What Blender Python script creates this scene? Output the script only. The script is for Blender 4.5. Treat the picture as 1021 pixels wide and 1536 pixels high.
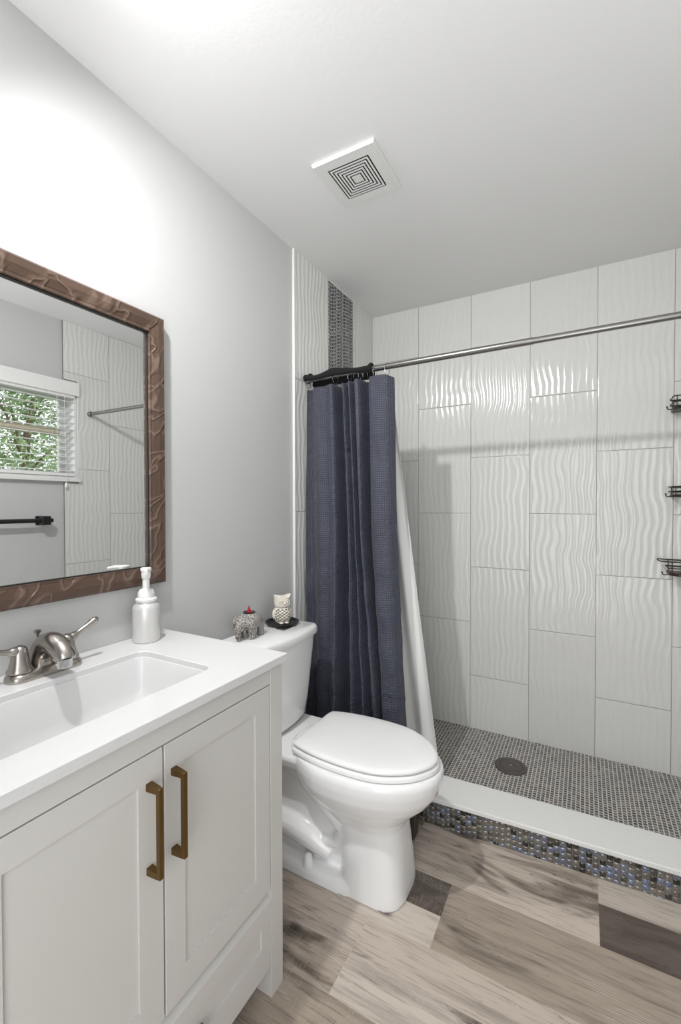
import bpy, bmesh, math, random
from mathutils import Vector, Matrix
random.seed(7)
for o in list(bpy.data.objects): bpy.data.objects.remove(o, do_unlink=True)
SC = bpy.context.scene
COL = SC.collection
PI = math.pi

# ------------------------------------------------------------------ camera
D = 2.4726            # distance from the camera plane to the tiled back wall
ZC = 2.405            # ceiling height
W = 1.70              # room width
yaw, pitch, roll, fpx = 0.505404, -0.0149375, -0.00170360, 661.06
fw = Vector((-math.sin(yaw)*math.cos(pitch), math.cos(yaw)*math.cos(pitch), math.sin(pitch)))
rt = Vector((math.cos(yaw), math.sin(yaw), 0)); up = rt.cross(fw)
r2 = rt*math.cos(roll)+up*math.sin(roll); u2 = up*math.cos(roll)-rt*math.sin(roll)
cam = bpy.data.cameras.new('camera'); camo = bpy.data.objects.new('camera', cam); COL.objects.link(camo)
cam.sensor_fit = 'HORIZONTAL'; cam.sensor_width = 36.0; cam.lens = 36.0*fpx/1021.0
cam.clip_start = 0.02; cam.clip_end = 200
m = Matrix((r2, u2, -fw)).transposed().to_4x4(); m.translation = Vector((1.14904, 0, 1.25773)); camo.matrix_world = m
SC.camera = camo
# ------------------------------------------------------------------ light and exposure
SC.view_settings.view_transform = 'Standard'; SC.view_settings.look = 'None'
SC.view_settings.gamma = 1.0; SC.view_settings.use_curve_mapping = False
SC.view_settings.exposure = 0.45
wd = bpy.data.worlds.new('sky'); SC.world = wd; wd.use_nodes = True
bgn = wd.node_tree.nodes['Background']; bgn.inputs[0].default_value = (0.93, 0.97, 1.0, 1); bgn.inputs[1].default_value = 1.35
CEIL_LAMP = 22.0        # radiance of the downlight lens
DOWNLIGHT = 50.0       # watts of the recessed downlight over the vanity
BOUNCE_FILL = 62.0            # watts of the added upward fill behind the camera
def area(name, loc, rot, sx, sy, power, col=(1, 1, 1)):
    l = bpy.data.lights.new(name, 'AREA'); l.shape = 'RECTANGLE'; l.size = sx; l.size_y = sy; l.energy = power; l.color = col
    o = bpy.data.objects.new(name, l); COL.objects.link(o); o.location = loc; o.rotation_euler = rot; return o
area('ceiling_bounce_fill', (1.21, -1.05, 0.30), (math.radians(208), 0, 0), 0.80, 0.6, BOUNCE_FILL)  # added fill panel, aimed up and back so the ceiling bounces it
area('rear_soft_fill', (1.21, -0.80, 1.05), (math.radians(97), 0, 0), 0.78, 1.95, 7.0)  # added soft fill panel filling the unseen door opening, facing the shower

# ------------------------------------------------------------------ helpers
def lin(r, g, b):
    f = lambda c: (c/255/12.92) if c/255 <= 0.04045 else ((c/255+0.055)/1.055)**2.4
    return (f(r), f(g), f(b), 1)
class NT:
    def __init__(s, name):
        s.m = bpy.data.materials.new(name); s.m.use_nodes = True; s.t = s.m.node_tree; s.b = s.t.nodes['Principled BSDF']
    def n(s, typ, **kw):
        nd = s.t.nodes.new(typ)
        for k, v in kw.items(): setattr(nd, k, v)
        return nd
    def put(s, sock, v):
        if v is None: return
        if hasattr(v, 'is_linked') or isinstance(v, bpy.types.NodeSocket): s.t.links.new(v, sock)
        else: sock.default_value = v
    def math(s, op, a, b=None, c=None):
        nd = s.n('ShaderNodeMath', operation=op); s.put(nd.inputs[0], a); s.put(nd.inputs[1], b); s.put(nd.inputs[2], c); return nd.outputs[0]
    def mix(s, f, a, b):
        nd = s.n('ShaderNodeMix', data_type='RGBA'); s.put(nd.inputs[0], f); s.put(nd.inputs[6], a); s.put(nd.inputs[7], b); return nd.outputs[2]
    def pos(s):
        g = s.n('ShaderNodeNewGeometry'); x = s.n('ShaderNodeSeparateXYZ'); s.t.links.new(g.outputs['Position'], x.inputs[0]); return x.outputs
    def vec(s, a, b, c=0.0):
        nd = s.n('ShaderNodeCombineXYZ'); s.put(nd.inputs[0], a); s.put(nd.inputs[1], b); s.put(nd.inputs[2], c); return nd.outputs[0]
    def noise(s, v, scale=5, detail=2, rough=0.5, dist=0.0):
        nd = s.n('ShaderNodeTexNoise'); s.put(nd.inputs['Vector'], v); nd.inputs['Scale'].default_value = scale
        nd.inputs['Detail'].default_value = detail; nd.inputs['Roughness'].default_value = rough; nd.inputs['Distortion'].default_value = dist
        return nd.outputs[0]
    def white(s, v):
        nd = s.n('ShaderNodeTexWhiteNoise', noise_dimensions='3D'); s.put(nd.inputs['Vector'], v); return nd.outputs
    def ramp(s, f, stops, interp='LINEAR'):
        nd = s.n('ShaderNodeValToRGB'); s.put(nd.inputs[0], f); e = nd.color_ramp; e.interpolation = interp
        while len(e.elements) < len(stops): e.elements.new(0.5)
        for k, (p, c) in zip(e.elements, stops): k.position = p; k.color = c
        return nd.outputs[0]
    def smooth(s, v, a, b, lo=0.0, hi=1.0):
        nd = s.n('ShaderNodeMapRange', interpolation_type='SMOOTHSTEP'); s.put(nd.inputs[0], v)
        for i, q in enumerate((a, b, lo, hi)): nd.inputs[i+1].default_value = q
        return nd.outputs[0]
    def bump(s, h, strength=1.0, dist=1.0):
        nd = s.n('ShaderNodeBump'); nd.inputs['Strength'].default_value = strength; nd.inputs['Distance'].default_value = dist
        s.put(nd.inputs['Height'], h); s.t.links.new(nd.outputs[0], s.b.inputs['Normal'])
    def set(s, color=None, rough=None, metal=None, **kw):
        if color is not None: s.put(s.b.inputs['Base Color'], color)
        if rough is not None: s.put(s.b.inputs['Roughness'], rough)
        if metal is not None: s.put(s.b.inputs['Metallic'], metal)
        for k, v in kw.items(): s.put(s.b.inputs[k.replace('_', ' ')], v)
        return s.m
def simple(name, color, rough=0.5, metal=0.0, nscale=60, namp=0.0, **kw):
    t = NT(name); p = t.n('ShaderNodeNewGeometry').outputs['Position']; n = t.noise(p, nscale, 3)
    c2 = tuple(min(1, c*0.93) for c in color[:3])+(1,)
    t.set(t.mix(n, color, c2), rough, metal, **kw)
    if namp: t.bump(n, 1.0, namp)
    return t.m

def tmp_add(bm, b2):
    me = bpy.data.meshes.new('t'); b2.to_mesh(me); b2.free(); bm.from_mesh(me); bpy.data.meshes.remove(me)
def box(bm, x0, x1, y0, y1, z0, z1, bev=0.0, seg=2, rot=None, piv=None):
    b = bmesh.new(); bmesh.ops.create_cube(b, size=1)
    for v in b.verts: v.co = Vector(((x0+x1)/2+v.co.x*(x1-x0), (y0+y1)/2+v.co.y*(y1-y0), (z0+z1)/2+v.co.z*(z1-z0)))
    if bev: bmesh.ops.bevel(b, geom=list(b.edges), offset=bev, segments=seg, profile=0.5, affect='EDGES')
    if rot is not None:
        pv = Vector(piv) if piv else Vector(((x0+x1)/2, (y0+y1)/2, (z0+z1)/2))
        for v in b.verts: v.co = pv + rot @ (v.co-pv)
    tmp_add(bm, b); return bm
def loft(bm, loops, cap=True, closed=False):
    L = [[bm.verts.new(p) for p in lp] for lp in loops]; n = len(L[0])
    rng = range(len(L)) if closed else range(len(L)-1)
    for i in rng:
        a, c = L[i], L[(i+1) % len(L)]
        for j in range(n):
            k = (j+1) % n
            try: bm.faces.new((a[j], a[k], c[k], c[j]))
            except ValueError: pass
    if cap and not closed:
        for lp, rev in ((L[0], True), (L[-1], False)):
            c = bm.verts.new(sum((v.co for v in lp), Vector())/n)
            for j in range(n):
                k = (j+1) % n
                bm.faces.new((lp[k], lp[j], c) if rev else (lp[j], lp[k], c))
    return bm
def catmull(pts, n):
    P = [Vector(p) if not isinstance(p, (int, float)) else p for p in pts]; out = []
    for i in range(len(P)-1):
        p0, p1, p2, p3 = P[max(i-1, 0)], P[i], P[i+1], P[min(i+2, len(P)-1)]
        for k in range(n):
            t = k/n; out.append(0.5*((2*p1)+(p2-p0)*t+(2*p0-5*p1+4*p2-p3)*t*t+(3*p1-p0-3*p2+p3)*t**3))
    out.append(P[-1]); return out
def tube(bm, pts, r, n=12, closed=False, smooth=0, sx=1.0):
    if smooth:
        rr = r if isinstance(r, (list, tuple)) else [r]*len(pts)
        pts = catmull([tuple(p) for p in pts], smooth); r = catmull(list(rr), smooth)
    pts = [Vector(p) for p in pts]; N = len(pts)
    rr = r if isinstance(r, (list, tuple)) else [r]*N
    loops = []; nrm = None
    for i, p in enumerate(pts):
        a = pts[(i-1) % N] if closed or i > 0 else p; c = pts[(i+1) % N] if closed or i < N-1 else p
        t = (c-a).normalized()
        if nrm is None:
            nrm = t.orthogonal().normalized()
        nrm = (nrm - t*nrm.dot(t)); nrm = nrm.normalized() if nrm.length > 1e-6 else t.orthogonal().normalized()
        bn = t.cross(nrm)
        loops.append([p + (nrm*math.cos(2*PI*k/n)*sx + bn*math.sin(2*PI*k/n))*rr[i] for k in range(n)])
    return loft(bm, loops, cap=not closed, closed=closed)
def lathe(bm, c, prof, n=32, axis='Z'):
    loops = []
    for r, z in prof:
        lp = []
        for k in range(n):
            a = 2*PI*k/n; q = (r*math.cos(a), r*math.sin(a), z)
            if axis == 'X': q = (z, q[0], q[1])
            if axis == 'Y': q = (q[1], z, q[0])
            lp.append(Vector(c)+Vector(q))
        loops.append(lp)
    return loft(bm, loops)
def sphere(bm, c, r, sx=1, sy=1, sz=1, u=20, v=12):
    b = bmesh.new(); bmesh.ops.create_uvsphere(b, u_segments=u, v_segments=v, radius=r)
    for q in b.verts: q.co = Vector(c)+Vector((q.co.x*sx, q.co.y*sy, q.co.z*sz))
    tmp_add(bm, b); return bm
def rrect(cx, cy, hx, hy, rad, z, n=6):
    out = []
    for (sx, sy, a0) in ((1, 1, 0), (-1, 1, PI/2), (-1, -1, PI), (1, -1, 1.5*PI)):
        for k in range(n+1):
            a = a0+k/n*PI/2; out.append((cx+sx*(hx-rad)+rad*math.cos(a), cy+sy*(hy-rad)+rad*math.sin(a), z))
    return out
def obj(name, bm, mat, parent=None, smooth=False, ang=40, recalc=True):
    if recalc: bmesh.ops.recalc_face_normals(bm, faces=bm.faces)
    me = bpy.data.meshes.new(name)
    root = parent
    while root is not None and root.parent is not None: root = root.parent
    if root is not None: bmesh.ops.translate(bm, verts=bm.verts, vec=-root.location)
    bm.to_mesh(me); bm.free(); me.materials.append(mat)
    if smooth:
        me.polygons.foreach_set('use_smooth', [True]*len(me.polygons))
        try: me.set_sharp_from_angle(angle=math.radians(ang))
        except Exception: pass
    o = bpy.data.objects.new(name, me); COL.objects.link(o)
    if parent is not None: o.parent = parent
    return o
def tag(o, label=None, cat=None, group=None, kind=None):
    if label: o['label'] = label
    if cat: o['category'] = cat
    if group: o['group'] = group
    if kind: o['kind'] = kind
    return o
def thing(name, loc, label, cat, group=None, kind=None):
    o = bpy.data.objects.new(name, None); COL.objects.link(o); o.location = loc; o.empty_display_size = 0.05
    return tag(o, label, cat, group, kind)
def struct(name, bm, mat, label=None, cat=None, parent=None, smooth=False):
    o = obj(name, bm, mat, parent, smooth)
    if parent is None: tag(o, label, cat, None, 'structure')
    return o
B = bmesh.new

# ------------------------------------------------------------------ materials
M = {}
def paint(name, c, amp=0.0004):
    t = NT(name); p = t.n('ShaderNodeNewGeometry').outputs['Position']
    n = t.noise(p, 90, 4, 0.6); t.set(c, 0.55); t.b.inputs['Specular IOR Level'].default_value = 0.3; t.bump(n, 0.6, amp); return t.m
M['wall'] = paint('wall_paint', lin(200, 200, 200)); M['ceil'] = paint('ceiling_paint', lin(238, 238, 238), 0.0004)
M['white_trim'] = simple('white_trim_paint', lin(235, 235, 233), 0.35)

def wave_tile(name, ax, u0, off_odd, off_even, per=0.60):
    t = NT(name); P = t.pos(); u = P[ax]; z = P[2]
    ku = t.math('DIVIDE', t.math('SUBTRACT', u, u0), 0.30); ci = t.math('FLOOR', ku); fu = t.math('FRACT', ku)
    par = t.math('MODULO', t.math('ABSOLUTE', ci), 2.0)
    off = t.math('ADD', t.math('MULTIPLY', par, off_odd-off_even), off_even)
    kv = t.math('DIVIDE', t.math('SUBTRACT', z, off), per); ri = t.math('FLOOR', kv); fv = t.math('FRACT', kv)
    du = t.math('MULTIPLY', t.math('MINIMUM', fu, t.math('SUBTRACT', 1.0, fu)), 0.30)
    dv = t.math('MULTIPLY', t.math('MINIMUM', fv, t.math('SUBTRACT', 1.0, fv)), per)
    dd = t.math('MINIMUM', du, dv)
    edge = t.smooth(dd, 0.0005, 0.0011)             # 0 in the joint
    rnd = t.white(t.vec(ci, ri, 3.0))[0]
    # wandering vertical ridges
    vv = t.vec(t.math('MULTIPLY', u, 5.0), t.math('MULTIPLY', z, 6.5), t.math('MULTIPLY', rnd, 9.0))
    w = t.noise(vv, 1.0, 1.0, 0.4)
    vv2 = t.vec(t.math('MULTIPLY', u, 24.0), t.math('MULTIPLY', z, 5.0), rnd)
    w2 = t.noise(vv2, 1.0, 1.0, 0.4)
    ph = t.math('ADD', u, t.math('ADD', t.math('MULTIPLY', w, 0.055), t.math('MULTIPLY', w2, 0.018)))
    s = t.math('SINE', t.math('MULTIPLY', ph, 2*PI/0.0305))
    h = t.math('POWER', t.math('ADD', t.math('MULTIPLY', s, 0.5), 0.5), 1.35)
    flat = t.smooth(dd, 0.001, 0.006)
    amp = t.math('MULTIPLY', flat, 0.0012)
    hh = t.math('ADD', t.math('MULTIPLY', h, amp), t.math('MULTIPLY', edge, 0.0012))
    t.bump(hh, 1.0, 1.0)
    c = t.mix(edge, lin(112, 111, 108), t.mix(rnd, lin(224, 224, 221), lin(218, 218, 215)))
    t.set(c, t.smooth(edge, 0, 1, 0.6, 0.13)); return t.m
M['tile_back'] = wave_tile('wavy_tile_back', 0, 0.0, 0.613, 0.318)
M['tile_left'] = wave_tile('wavy_tile_left', 1, 1.638, 0.33, 0.63)
M['tile_right'] = wave_tile('wavy_tile_right', 1, 1.565, 1.205, 0.893)

def mosaic(name, a, b, pu, pv, grout, stops, gcol, rough=0.35, dome=0.0, stagger=0.5, metal=0.0, streak=0.0, spec=0.5, jit=0.0):
    t = NT(name); P = t.pos(); u, v = P[a], P[b]
    if jit:
        nz = t.noise(t.vec(t.math('MULTIPLY', u, 40), t.math('MULTIPLY', v, 40)), 1.0, 1.0)
        u = t.math('ADD', u, t.math('MULTIPLY', t.math('SUBTRACT', nz, 0.5), jit))
    ku = t.math('DIVIDE', u, pu); ci = t.math('FLOOR', ku); fu = t.math('FRACT', ku)
    ro = t.math('MULTIPLY', t.white(t.vec(ci, 7.0, 1.0))[0], stagger)
    kv = t.math('ADD', t.math('DIVIDE', v, pv), ro); ri = t.math('FLOOR', kv); fv = t.math('FRACT', kv)
    du = t.math('MULTIPLY', t.math('MINIMUM', fu, t.math('SUBTRACT', 1.0, fu)), pu)
    dv = t.math('MULTIPLY', t.math('MINIMUM', fv, t.math('SUBTRACT', 1.0, fv)), pv)
    dd = t.math('MINIMUM', du, dv); e = t.smooth(dd, grout*0.35, grout*0.75)
    rn = t.white(t.vec(ci, ri, 5.0))
    f = rn[0]
    if streak:
        ns = t.noise(t.vec(t.math('MULTIPLY', u, 260), t.math('MULTIPLY', v, 260), t.math('MULTIPLY', rn[0], 30)), 1.0, 2.0)
        f = t.math('ADD', t.math('MULTIPLY', f, 1-streak), t.math('MULTIPLY', ns, streak))
    c = t.mix(e, gcol, t.ramp(f, stops))
    hh = t.math('MULTIPLY', e, 0.0008)
    if dome:
        pu_ = t.math('MULTIPLY', t.math('MULTIPLY', fu, t.math('SUBTRACT', 1.0, fu)), 4.0)
        pv_ = t.math('MULTIPLY', t.math('MULTIPLY', fv, t.math('SUBTRACT', 1.0, fv)), 4.0)
        hh = t.math('ADD', hh, t.math('MULTIPLY', t.math('MULTIPLY', pu_, pv_), dome))
    t.bump(hh, 1.0, 1.0)
    t.set(c, t.smooth(e, 0, 1, 0.8, rough), t.math('MULTIPLY', e, metal) if metal else 0.0)
    t.b.inputs['Specular IOR Level'].default_value = spec
    return t.m
M['shower_mosaic'] = mosaic('shower_floor_mosaic', 0, 1, 0.0163, 0.0165, 0.0036,
    [(0.0, lin(50, 46, 43)), (0.35, lin(84, 79, 75)), (0.65, lin(112, 106, 101)), (1.0, lin(160, 155, 150))], lin(214, 211, 206), 0.4, 0.0, 1.0, streak=0.35)
M['stripe_mosaic'] = mosaic('stripe_mosaic', 1, 2, 0.0165, 0.0180, 0.0036,
    [(0.0, lin(24, 24, 27)), (0.55, lin(52, 51, 55)), (0.75, lin(96, 95, 100)), (1.0, lin(150, 150, 152))], lin(178, 177, 176), 0.25, 0.0, 1.0, streak=0.3)
M['glass_mosaic'] = mosaic('curb_glass_mosaic', 0, 2, 0.0200, 0.0195, 0.0016,
    [(0.0, lin(30, 30, 28)), (0.28, lin(52, 50, 46)), (0.42, lin(120, 114, 104)), (0.54, lin(150, 144, 134)), (0.62, lin(96, 100, 112)), (0.72, lin(150, 160, 178)), (0.80, lin(72, 84, 130)), (0.88, lin(176, 172, 164)), (1.0, lin(215, 216, 218))],
    lin(120, 117, 111), 0.10, 0.0032, 1.0, metal=0.3, streak=0.45, spec=0.8)

def floor_mat():
    t = NT('vinyl_plank'); at = t.n('ShaderNodeAttribute', attribute_name='tone'); P = t.pos(); x, y = P[0], P[1]
    sd = t.math('MULTIPLY', at.outputs['Alpha'], 37.0)
    g1 = t.noise(t.vec(t.math('ADD', t.math('MULTIPLY', x, 2.2), sd), t.math('MULTIPLY', y, 26), sd), 1.0, 5.0, 0.62, 0.35)
    g2 = t.noise(t.vec(t.math('ADD', t.math('MULTIPLY', x, 9), sd), t.math('MULTIPLY', y, 160), sd), 1.0, 3.0, 0.6)
    saw = t.noise(t.vec(t.math('MULTIPLY', x, 420), t.math('ADD', t.math('MULTIPLY', y, 30), sd), sd), 1.0, 2.0, 0.6)
    big = t.noise(t.vec(t.math('ADD', t.math('MULTIPLY', x, 2.6), sd), t.math('MULTIPLY', y, 9), sd), 1.0, 3.0, 0.55, 0.6)
    base = at.outputs['Color']
    dark = t.mix(0.5, base, lin(70, 60, 52))
    c = t.mix(t.smooth(g1, 0.47, 0.70, 0, 0.75), base, dark)
    c = t.mix(t.smooth(big, 0.53, 0.66, 0, 0.80), c, lin(84, 73, 64))
    c = t.mix(t.smooth(g2, 0.50, 0.78, 0, 0.50), c, lin(66, 58, 51))
    c = t.mix(t.math('MULTIPLY', t.smooth(saw, 0.52, 0.75, 0, 0.30), t.smooth(at.outputs['Alpha'], 0.55, 0.6)), c, lin(206, 197, 188))
    kn = t.n('ShaderNodeTexVoronoi', feature='F1'); t.put(kn.inputs['Vector'], t.vec(t.math('ADD', t.math('MULTIPLY', x, 3.1), sd), t.math('MULTIPLY', y, 6.2), sd)); kn.inputs['Scale'].default_value = 1.0
    kd = t.math('ADD', kn.outputs['Distance'], t.math('MULTIPLY', t.math('SUBTRACT', g2, 0.5), 0.10))
    c = t.mix(t.smooth(kd, 0.03, 0.11, 0.75, 0.0), c, lin(62, 53, 46))
    crk = t.noise(t.vec(t.math('ADD', t.math('MULTIPLY', x, 3.0), sd), t.math('MULTIPLY', y, 42), sd), 1.0, 3.0, 0.6, 0.8)
    c = t.mix(t.math('MULTIPLY', t.smooth(t.math('ABSOLUTE', t.math('SUBTRACT', crk, 0.5)), 0.0, 0.012, 0.7, 0.0), t.smooth(big, 0.46, 0.58)), c, lin(58, 49, 43))
    # pale cathedral grain
    rx = t.math('MULTIPLY', t.math('ADD', x, sd), 1.6)
    rings = t.n('ShaderNodeTexWave', wave_type='RINGS', rings_direction='Z'); t.put(rings.inputs['Vector'], t.vec(t.math('SUBTRACT', t.math('FRACT', rx), 0.5), t.math('MULTIPLY', y, 5.0)))
    rings.inputs['Scale'].default_value = 9; rings.inputs['Distortion'].default_value = 5.0; rings.inputs['Detail'].default_value = 2.0
    rm = t.math('MULTIPLY', t.smooth(rings.outputs[1], 0.86, 0.98), t.smooth(big, 0.44, 0.34))
    c = t.mix(t.math('MULTIPLY', rm, 0.6), c, lin(222, 213, 202))
    hs = t.n('ShaderNodeHueSaturation'); hs.inputs['Saturation'].default_value = 0.95; t.put(hs.inputs['Color'], c)
    t.set(hs.outputs[0], 0.42); t.b.inputs['Specular IOR Level'].default_value = 0.35
    t.bump(t.math('ADD', g2, saw), 0.25, 0.0006); return t.m
M['plank'] = floor_mat()

M['cab'] = simple('cabinet_paint', lin(212, 210, 206), 0.38, nscale=3)
M['quartz'] = simple('white_quartz', lin(224, 224, 224), 0.16, nscale=200)
M['basin'] = simple('sink_porcelain', lin(226, 226, 226), 0.08, nscale=3)
M['sill'] = simple('white_stone_sill', lin(240, 240, 238), 0.3, nscale=120)
M['ceramic'] = simple('white_porcelain', lin(246, 246, 246), 0.07, nscale=3)
M['seat'] = simple('white_seat_plastic', lin(248, 248, 248), 0.22, nscale=3)
M['nickel'] = simple('brushed_nickel', lin(176, 170, 164), 0.24, 1.0, 300)
M['steel'] = simple('brushed_steel', lin(150, 148, 146), 0.27, 1.0, 200)
M['chrome'] = simple('chrome', lin(205, 205, 206), 0.12, 1.0)
M['bronze'] = simple('antique_brass', lin(116, 90, 52), 0.36, 0.85, 150)
M['pewter'] = simple('pewter_metal', lin(126, 122, 118), 0.35, 0.9)
M['black'] = simple('matte_black', lin(24, 24, 25), 0.42)
M['black_velvet'] = simple('black_velvet', lin(14, 14, 16), 0.9)
M['bin'] = simple('black_plastic', lin(20, 20, 21), 0.3)
M['drain'] = simple('dull_grey_metal', lin(104, 99, 95), 0.45, 0.6)
M['rust'] = simple('dark_bronze_wire', lin(62, 54, 47), 0.45, 0.7)
M['shelf_wood'] = simple('dark_wood', lin(64, 48, 40), 0.4)
M['pump'] = simple('white_pump_plastic', lin(240, 240, 238), 0.3)
M['bottle'] = simple('satin_white_metal', lin(222, 221, 219), 0.32, 0.30)
M['dark_gap'] = simple('dark_interior', lin(18, 18, 18), 0.8)
M['red'] = simple('red_incense', lin(178, 28, 36), 0.7)
M['ivory'] = simple('ivory_ceramic', lin(240, 234, 222), 0.25)
M['card'] = simple('glossy_flush_plate', lin(150, 150, 150), 0.2, 0.9)
M['tassel'] = M['pump']
def stone():
    t = NT('carved_soapstone'); g = t.n('ShaderNodeNewGeometry').outputs['Position']
    v = t.n('ShaderNodeTexVoronoi', feature='DISTANCE_TO_EDGE'); t.put(v.inputs['Vector'], g); v.inputs['Scale'].default_value = 85
    n = t.noise(g, 320, 3, 0.6)
    e = t.math('ADD', v.outputs['Distance'], t.math('MULTIPLY', t.math('SUBTRACT', n, 0.5), 0.25))
    front = t.smooth(t.pos()[1], 1.250, 1.232)
    c = t.mix(t.smooth(e, 0.03, 0.13), t.mix(front, lin(148, 144, 140), lin(196, 191, 185)), t.mix(front, lin(148, 144, 140), lin(128, 124, 120))); t.set(c, 0.55); t.bump(e, 0.8, 0.0015); return t.m
M['stone'] = stone(); M['stone_plain'] = simple('plain_soapstone', lin(142, 138, 134), 0.5)
def bronze_frame():
    t = NT('carved_brown_frame'); g = t.n('ShaderNodeNewGeometry').outputs['Position']; P = t.pos()
    n = t.noise(t.vec(t.math('MULTIPLY', P[0], 4), t.math('MULTIPLY', t.math('ADD', P[1], P[2]), 7), t.math('MULTIPLY', t.math('SUBTRACT', P[1], P[2]), 15)), 1.0, 1.5, 0.45, 0.5)
    rid = t.math('ABSOLUTE', t.math('SUBTRACT', n, 0.5))
    c = t.mix(t.smooth(rid, 0.0, 0.03), lin(124, 104, 92), t.mix(n, lin(104, 84, 72), lin(80, 63, 54)))
    t.set(c, 0.30, 0.2); t.bump(t.math('MULTIPLY', t.smooth(rid, 0.0, 0.08, 1.0, 0.0), 1.0), 1.0, 0.0018); return t.m
M['frame'] = bronze_frame()
def mirror_mat():
    t = NT('mirror_silver'); t.set((0.90, 0.91, 0.91, 1), 0.0, 1.0); return t.m
M['mirror'] = mirror_mat()
def cloth():
    t = NT('slate_blue_waffle_cloth'); uv = t.n('ShaderNodeUVMap'); sx = t.n('ShaderNodeSeparateXYZ'); t.t.links.new(uv.outputs[0], sx.inputs[0])
    a = t.math('ABSOLUTE', t.math('SINE', t.math('MULTIPLY', sx.outputs[0], PI/0.0095)))
    b = t.math('ABSOLUTE', t.math('SINE', t.math('MULTIPLY', sx.outputs[1], PI/0.0095)))
    h = t.math('MINIMUM', a, b)
    wr = t.noise(t.vec(t.math('MULTIPLY', sx.outputs[0], 7), t.math('MULTIPLY', sx.outputs[1], 9)), 1.0, 3.0, 0.55, 0.5)
    c = t.mix(h, lin(50, 53, 65), lin(78, 81, 97))
    t.set(c, 0.55); t.b.inputs['Sheen Weight'].default_value = 0.12; t.b.inputs['Sheen Roughness'].default_value = 0.4
    t.bump(t.math('ADD', t.math('MULTIPLY', h, 0.0018), t.math('MULTIPLY', wr, 0.022)), 0.9, 1.0); return t.m
M['cloth'] = cloth()
def vinyl():
    t = NT('white_liner_vinyl'); t.set(lin(240, 240, 238), 0.4); t.b.inputs['Transmission Weight'].default_value = 0.0; t.b.inputs['Subsurface Weight'].default_value = 0.0; return t.m
M['liner'] = vinyl()
def emis(name, c, s):
    t = NT(name); t.b.inputs['Emission Color'].default_value = c; t.b.inputs['Emission Strength'].default_value = s; t.set((0.9, 0.9, 0.9, 1), 0.4); return t.m
M['globe'] = emis('frosted_lit_glass', (1.0, 0.99, 0.975, 1), CEIL_LAMP)
def glass():
    t = NT('window_glass'); t.set((1, 1, 1, 1), 0.0); t.b.inputs['Transmission Weight'].default_value = 1.0; t.b.inputs['IOR'].default_value = 1.02; return t.m
M['glass'] = glass()
def leafm(name, c1, c2):
    t = NT(name); g = t.n('ShaderNodeNewGeometry').outputs['Position']; n = t.noise(g, 3, 3); t.set(t.mix(n, c1, c2), 0.6); return t.m
M['leaf'] = leafm('green_foliage', lin(108, 138, 90), lin(170, 190, 140)); M['bark'] = simple('bark', lin(128, 112, 92), 0.8, nscale=20, namp=0.01)
M['grass'] = leafm('lawn_grass', lin(90, 110, 70), lin(120, 135, 90))
M['blind'] = simple('white_blind', lin(240, 240, 238), 0.35)
M['sash'] = simple('almond_window_sash', lin(205, 196, 176), 0.4)

# ------------------------------------------------------------------ setting
# floor planks: one mesh, a face per printed strip
rows = [-0.72, -0.48, -0.24, 0.0, 0.24, 0.48, 0.72, 0.96, 1.20, 1.44, 1.72]
LIGHT, MID, DARK, PINK = lin(208, 196, 184), lin(172, 158, 143), lin(108, 97, 89), lin(200, 186, 173)
strips = []
for a, b in zip(rows[:-4], rows[1:-3]):
    x = 0.0
    while x < W:
        x2 = min(W, x+random.choice((0.6, 0.8, 1.1))); ms = (a+b)/2+random.uniform(-.04, .04)
        strips += [(x, x2, a, ms, random.choice((LIGHT, MID, PINK))), (x, x2, ms, b, random.choice((LIGHT, MID, PINK)))]; x = x2
strips += [(0, .58, .96, 1.085, lin(184, 170, 155)), (0, .58, 1.085, 1.20, PINK), (.58, W, .96, 1.085, LIGHT), (.58, W, 1.085, 1.20, PINK)]
strips += [(0, .45, 1.20, 1.44, PINK), (.45, .772, 1.20, 1.31, LIGHT), (.45, .772, 1.31, 1.44, DARK), (.772, W, 1.20, 1.44, MID)]
strips += [(0, .60, 1.44, 1.72, MID), (.60, 1.195, 1.44, 1.72, lin(207, 193, 179)), (1.195, W, 1.44, 1.595, DARK), (1.195, W, 1.595, 1.72, LIGHT)]
me = bpy.data.meshes.new('floor'); vs, fs, cs = [], [], []
for i, (x0, x1, y0, y1, c) in enumerate(strips):
    k = len(vs); vs += [(x0, y0, 0), (x1, y0, 0), (x1, y1, 0), (x0, y1, 0)]; fs.append((k, k+1, k+2, k+3)); sd = random.random()
    cs += [(c[0], c[1], c[2], sd)]*4
k = len(vs); vs += [(0, -.72, -.05), (W, -.72, -.05), (W, 1.72, -.05), (0, 1.72, -.05)]; fs.append((k+3, k+2, k+1, k)); cs += [(0.1, 0.1, 0.1, 0)]*4
me.from_pydata(vs, [], fs); at = me.attributes.new('tone', 'FLOAT_COLOR', 'POINT')
for i, c in enumerate(cs): at.data[i].color = c
me.materials.append(M['plank']); fl = bpy.data.objects.new('floor', me); COL.objects.link(fl)
tag(fl, 'grey brown wood plank vinyl floor', 'floor', None, 'structure')

struct('ceiling', box(B(), -.12, W+.14, -.8, D+.12, ZC, ZC+.1), M['ceil'], 'smooth light grey painted ceiling', 'ceiling')
struct('wall_left', box(B(), -.12, 0, -.8, D+.12, -.05, ZC), M['wall'], 'pale grey painted wall behind the mirror and vanity', 'wall')
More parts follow.
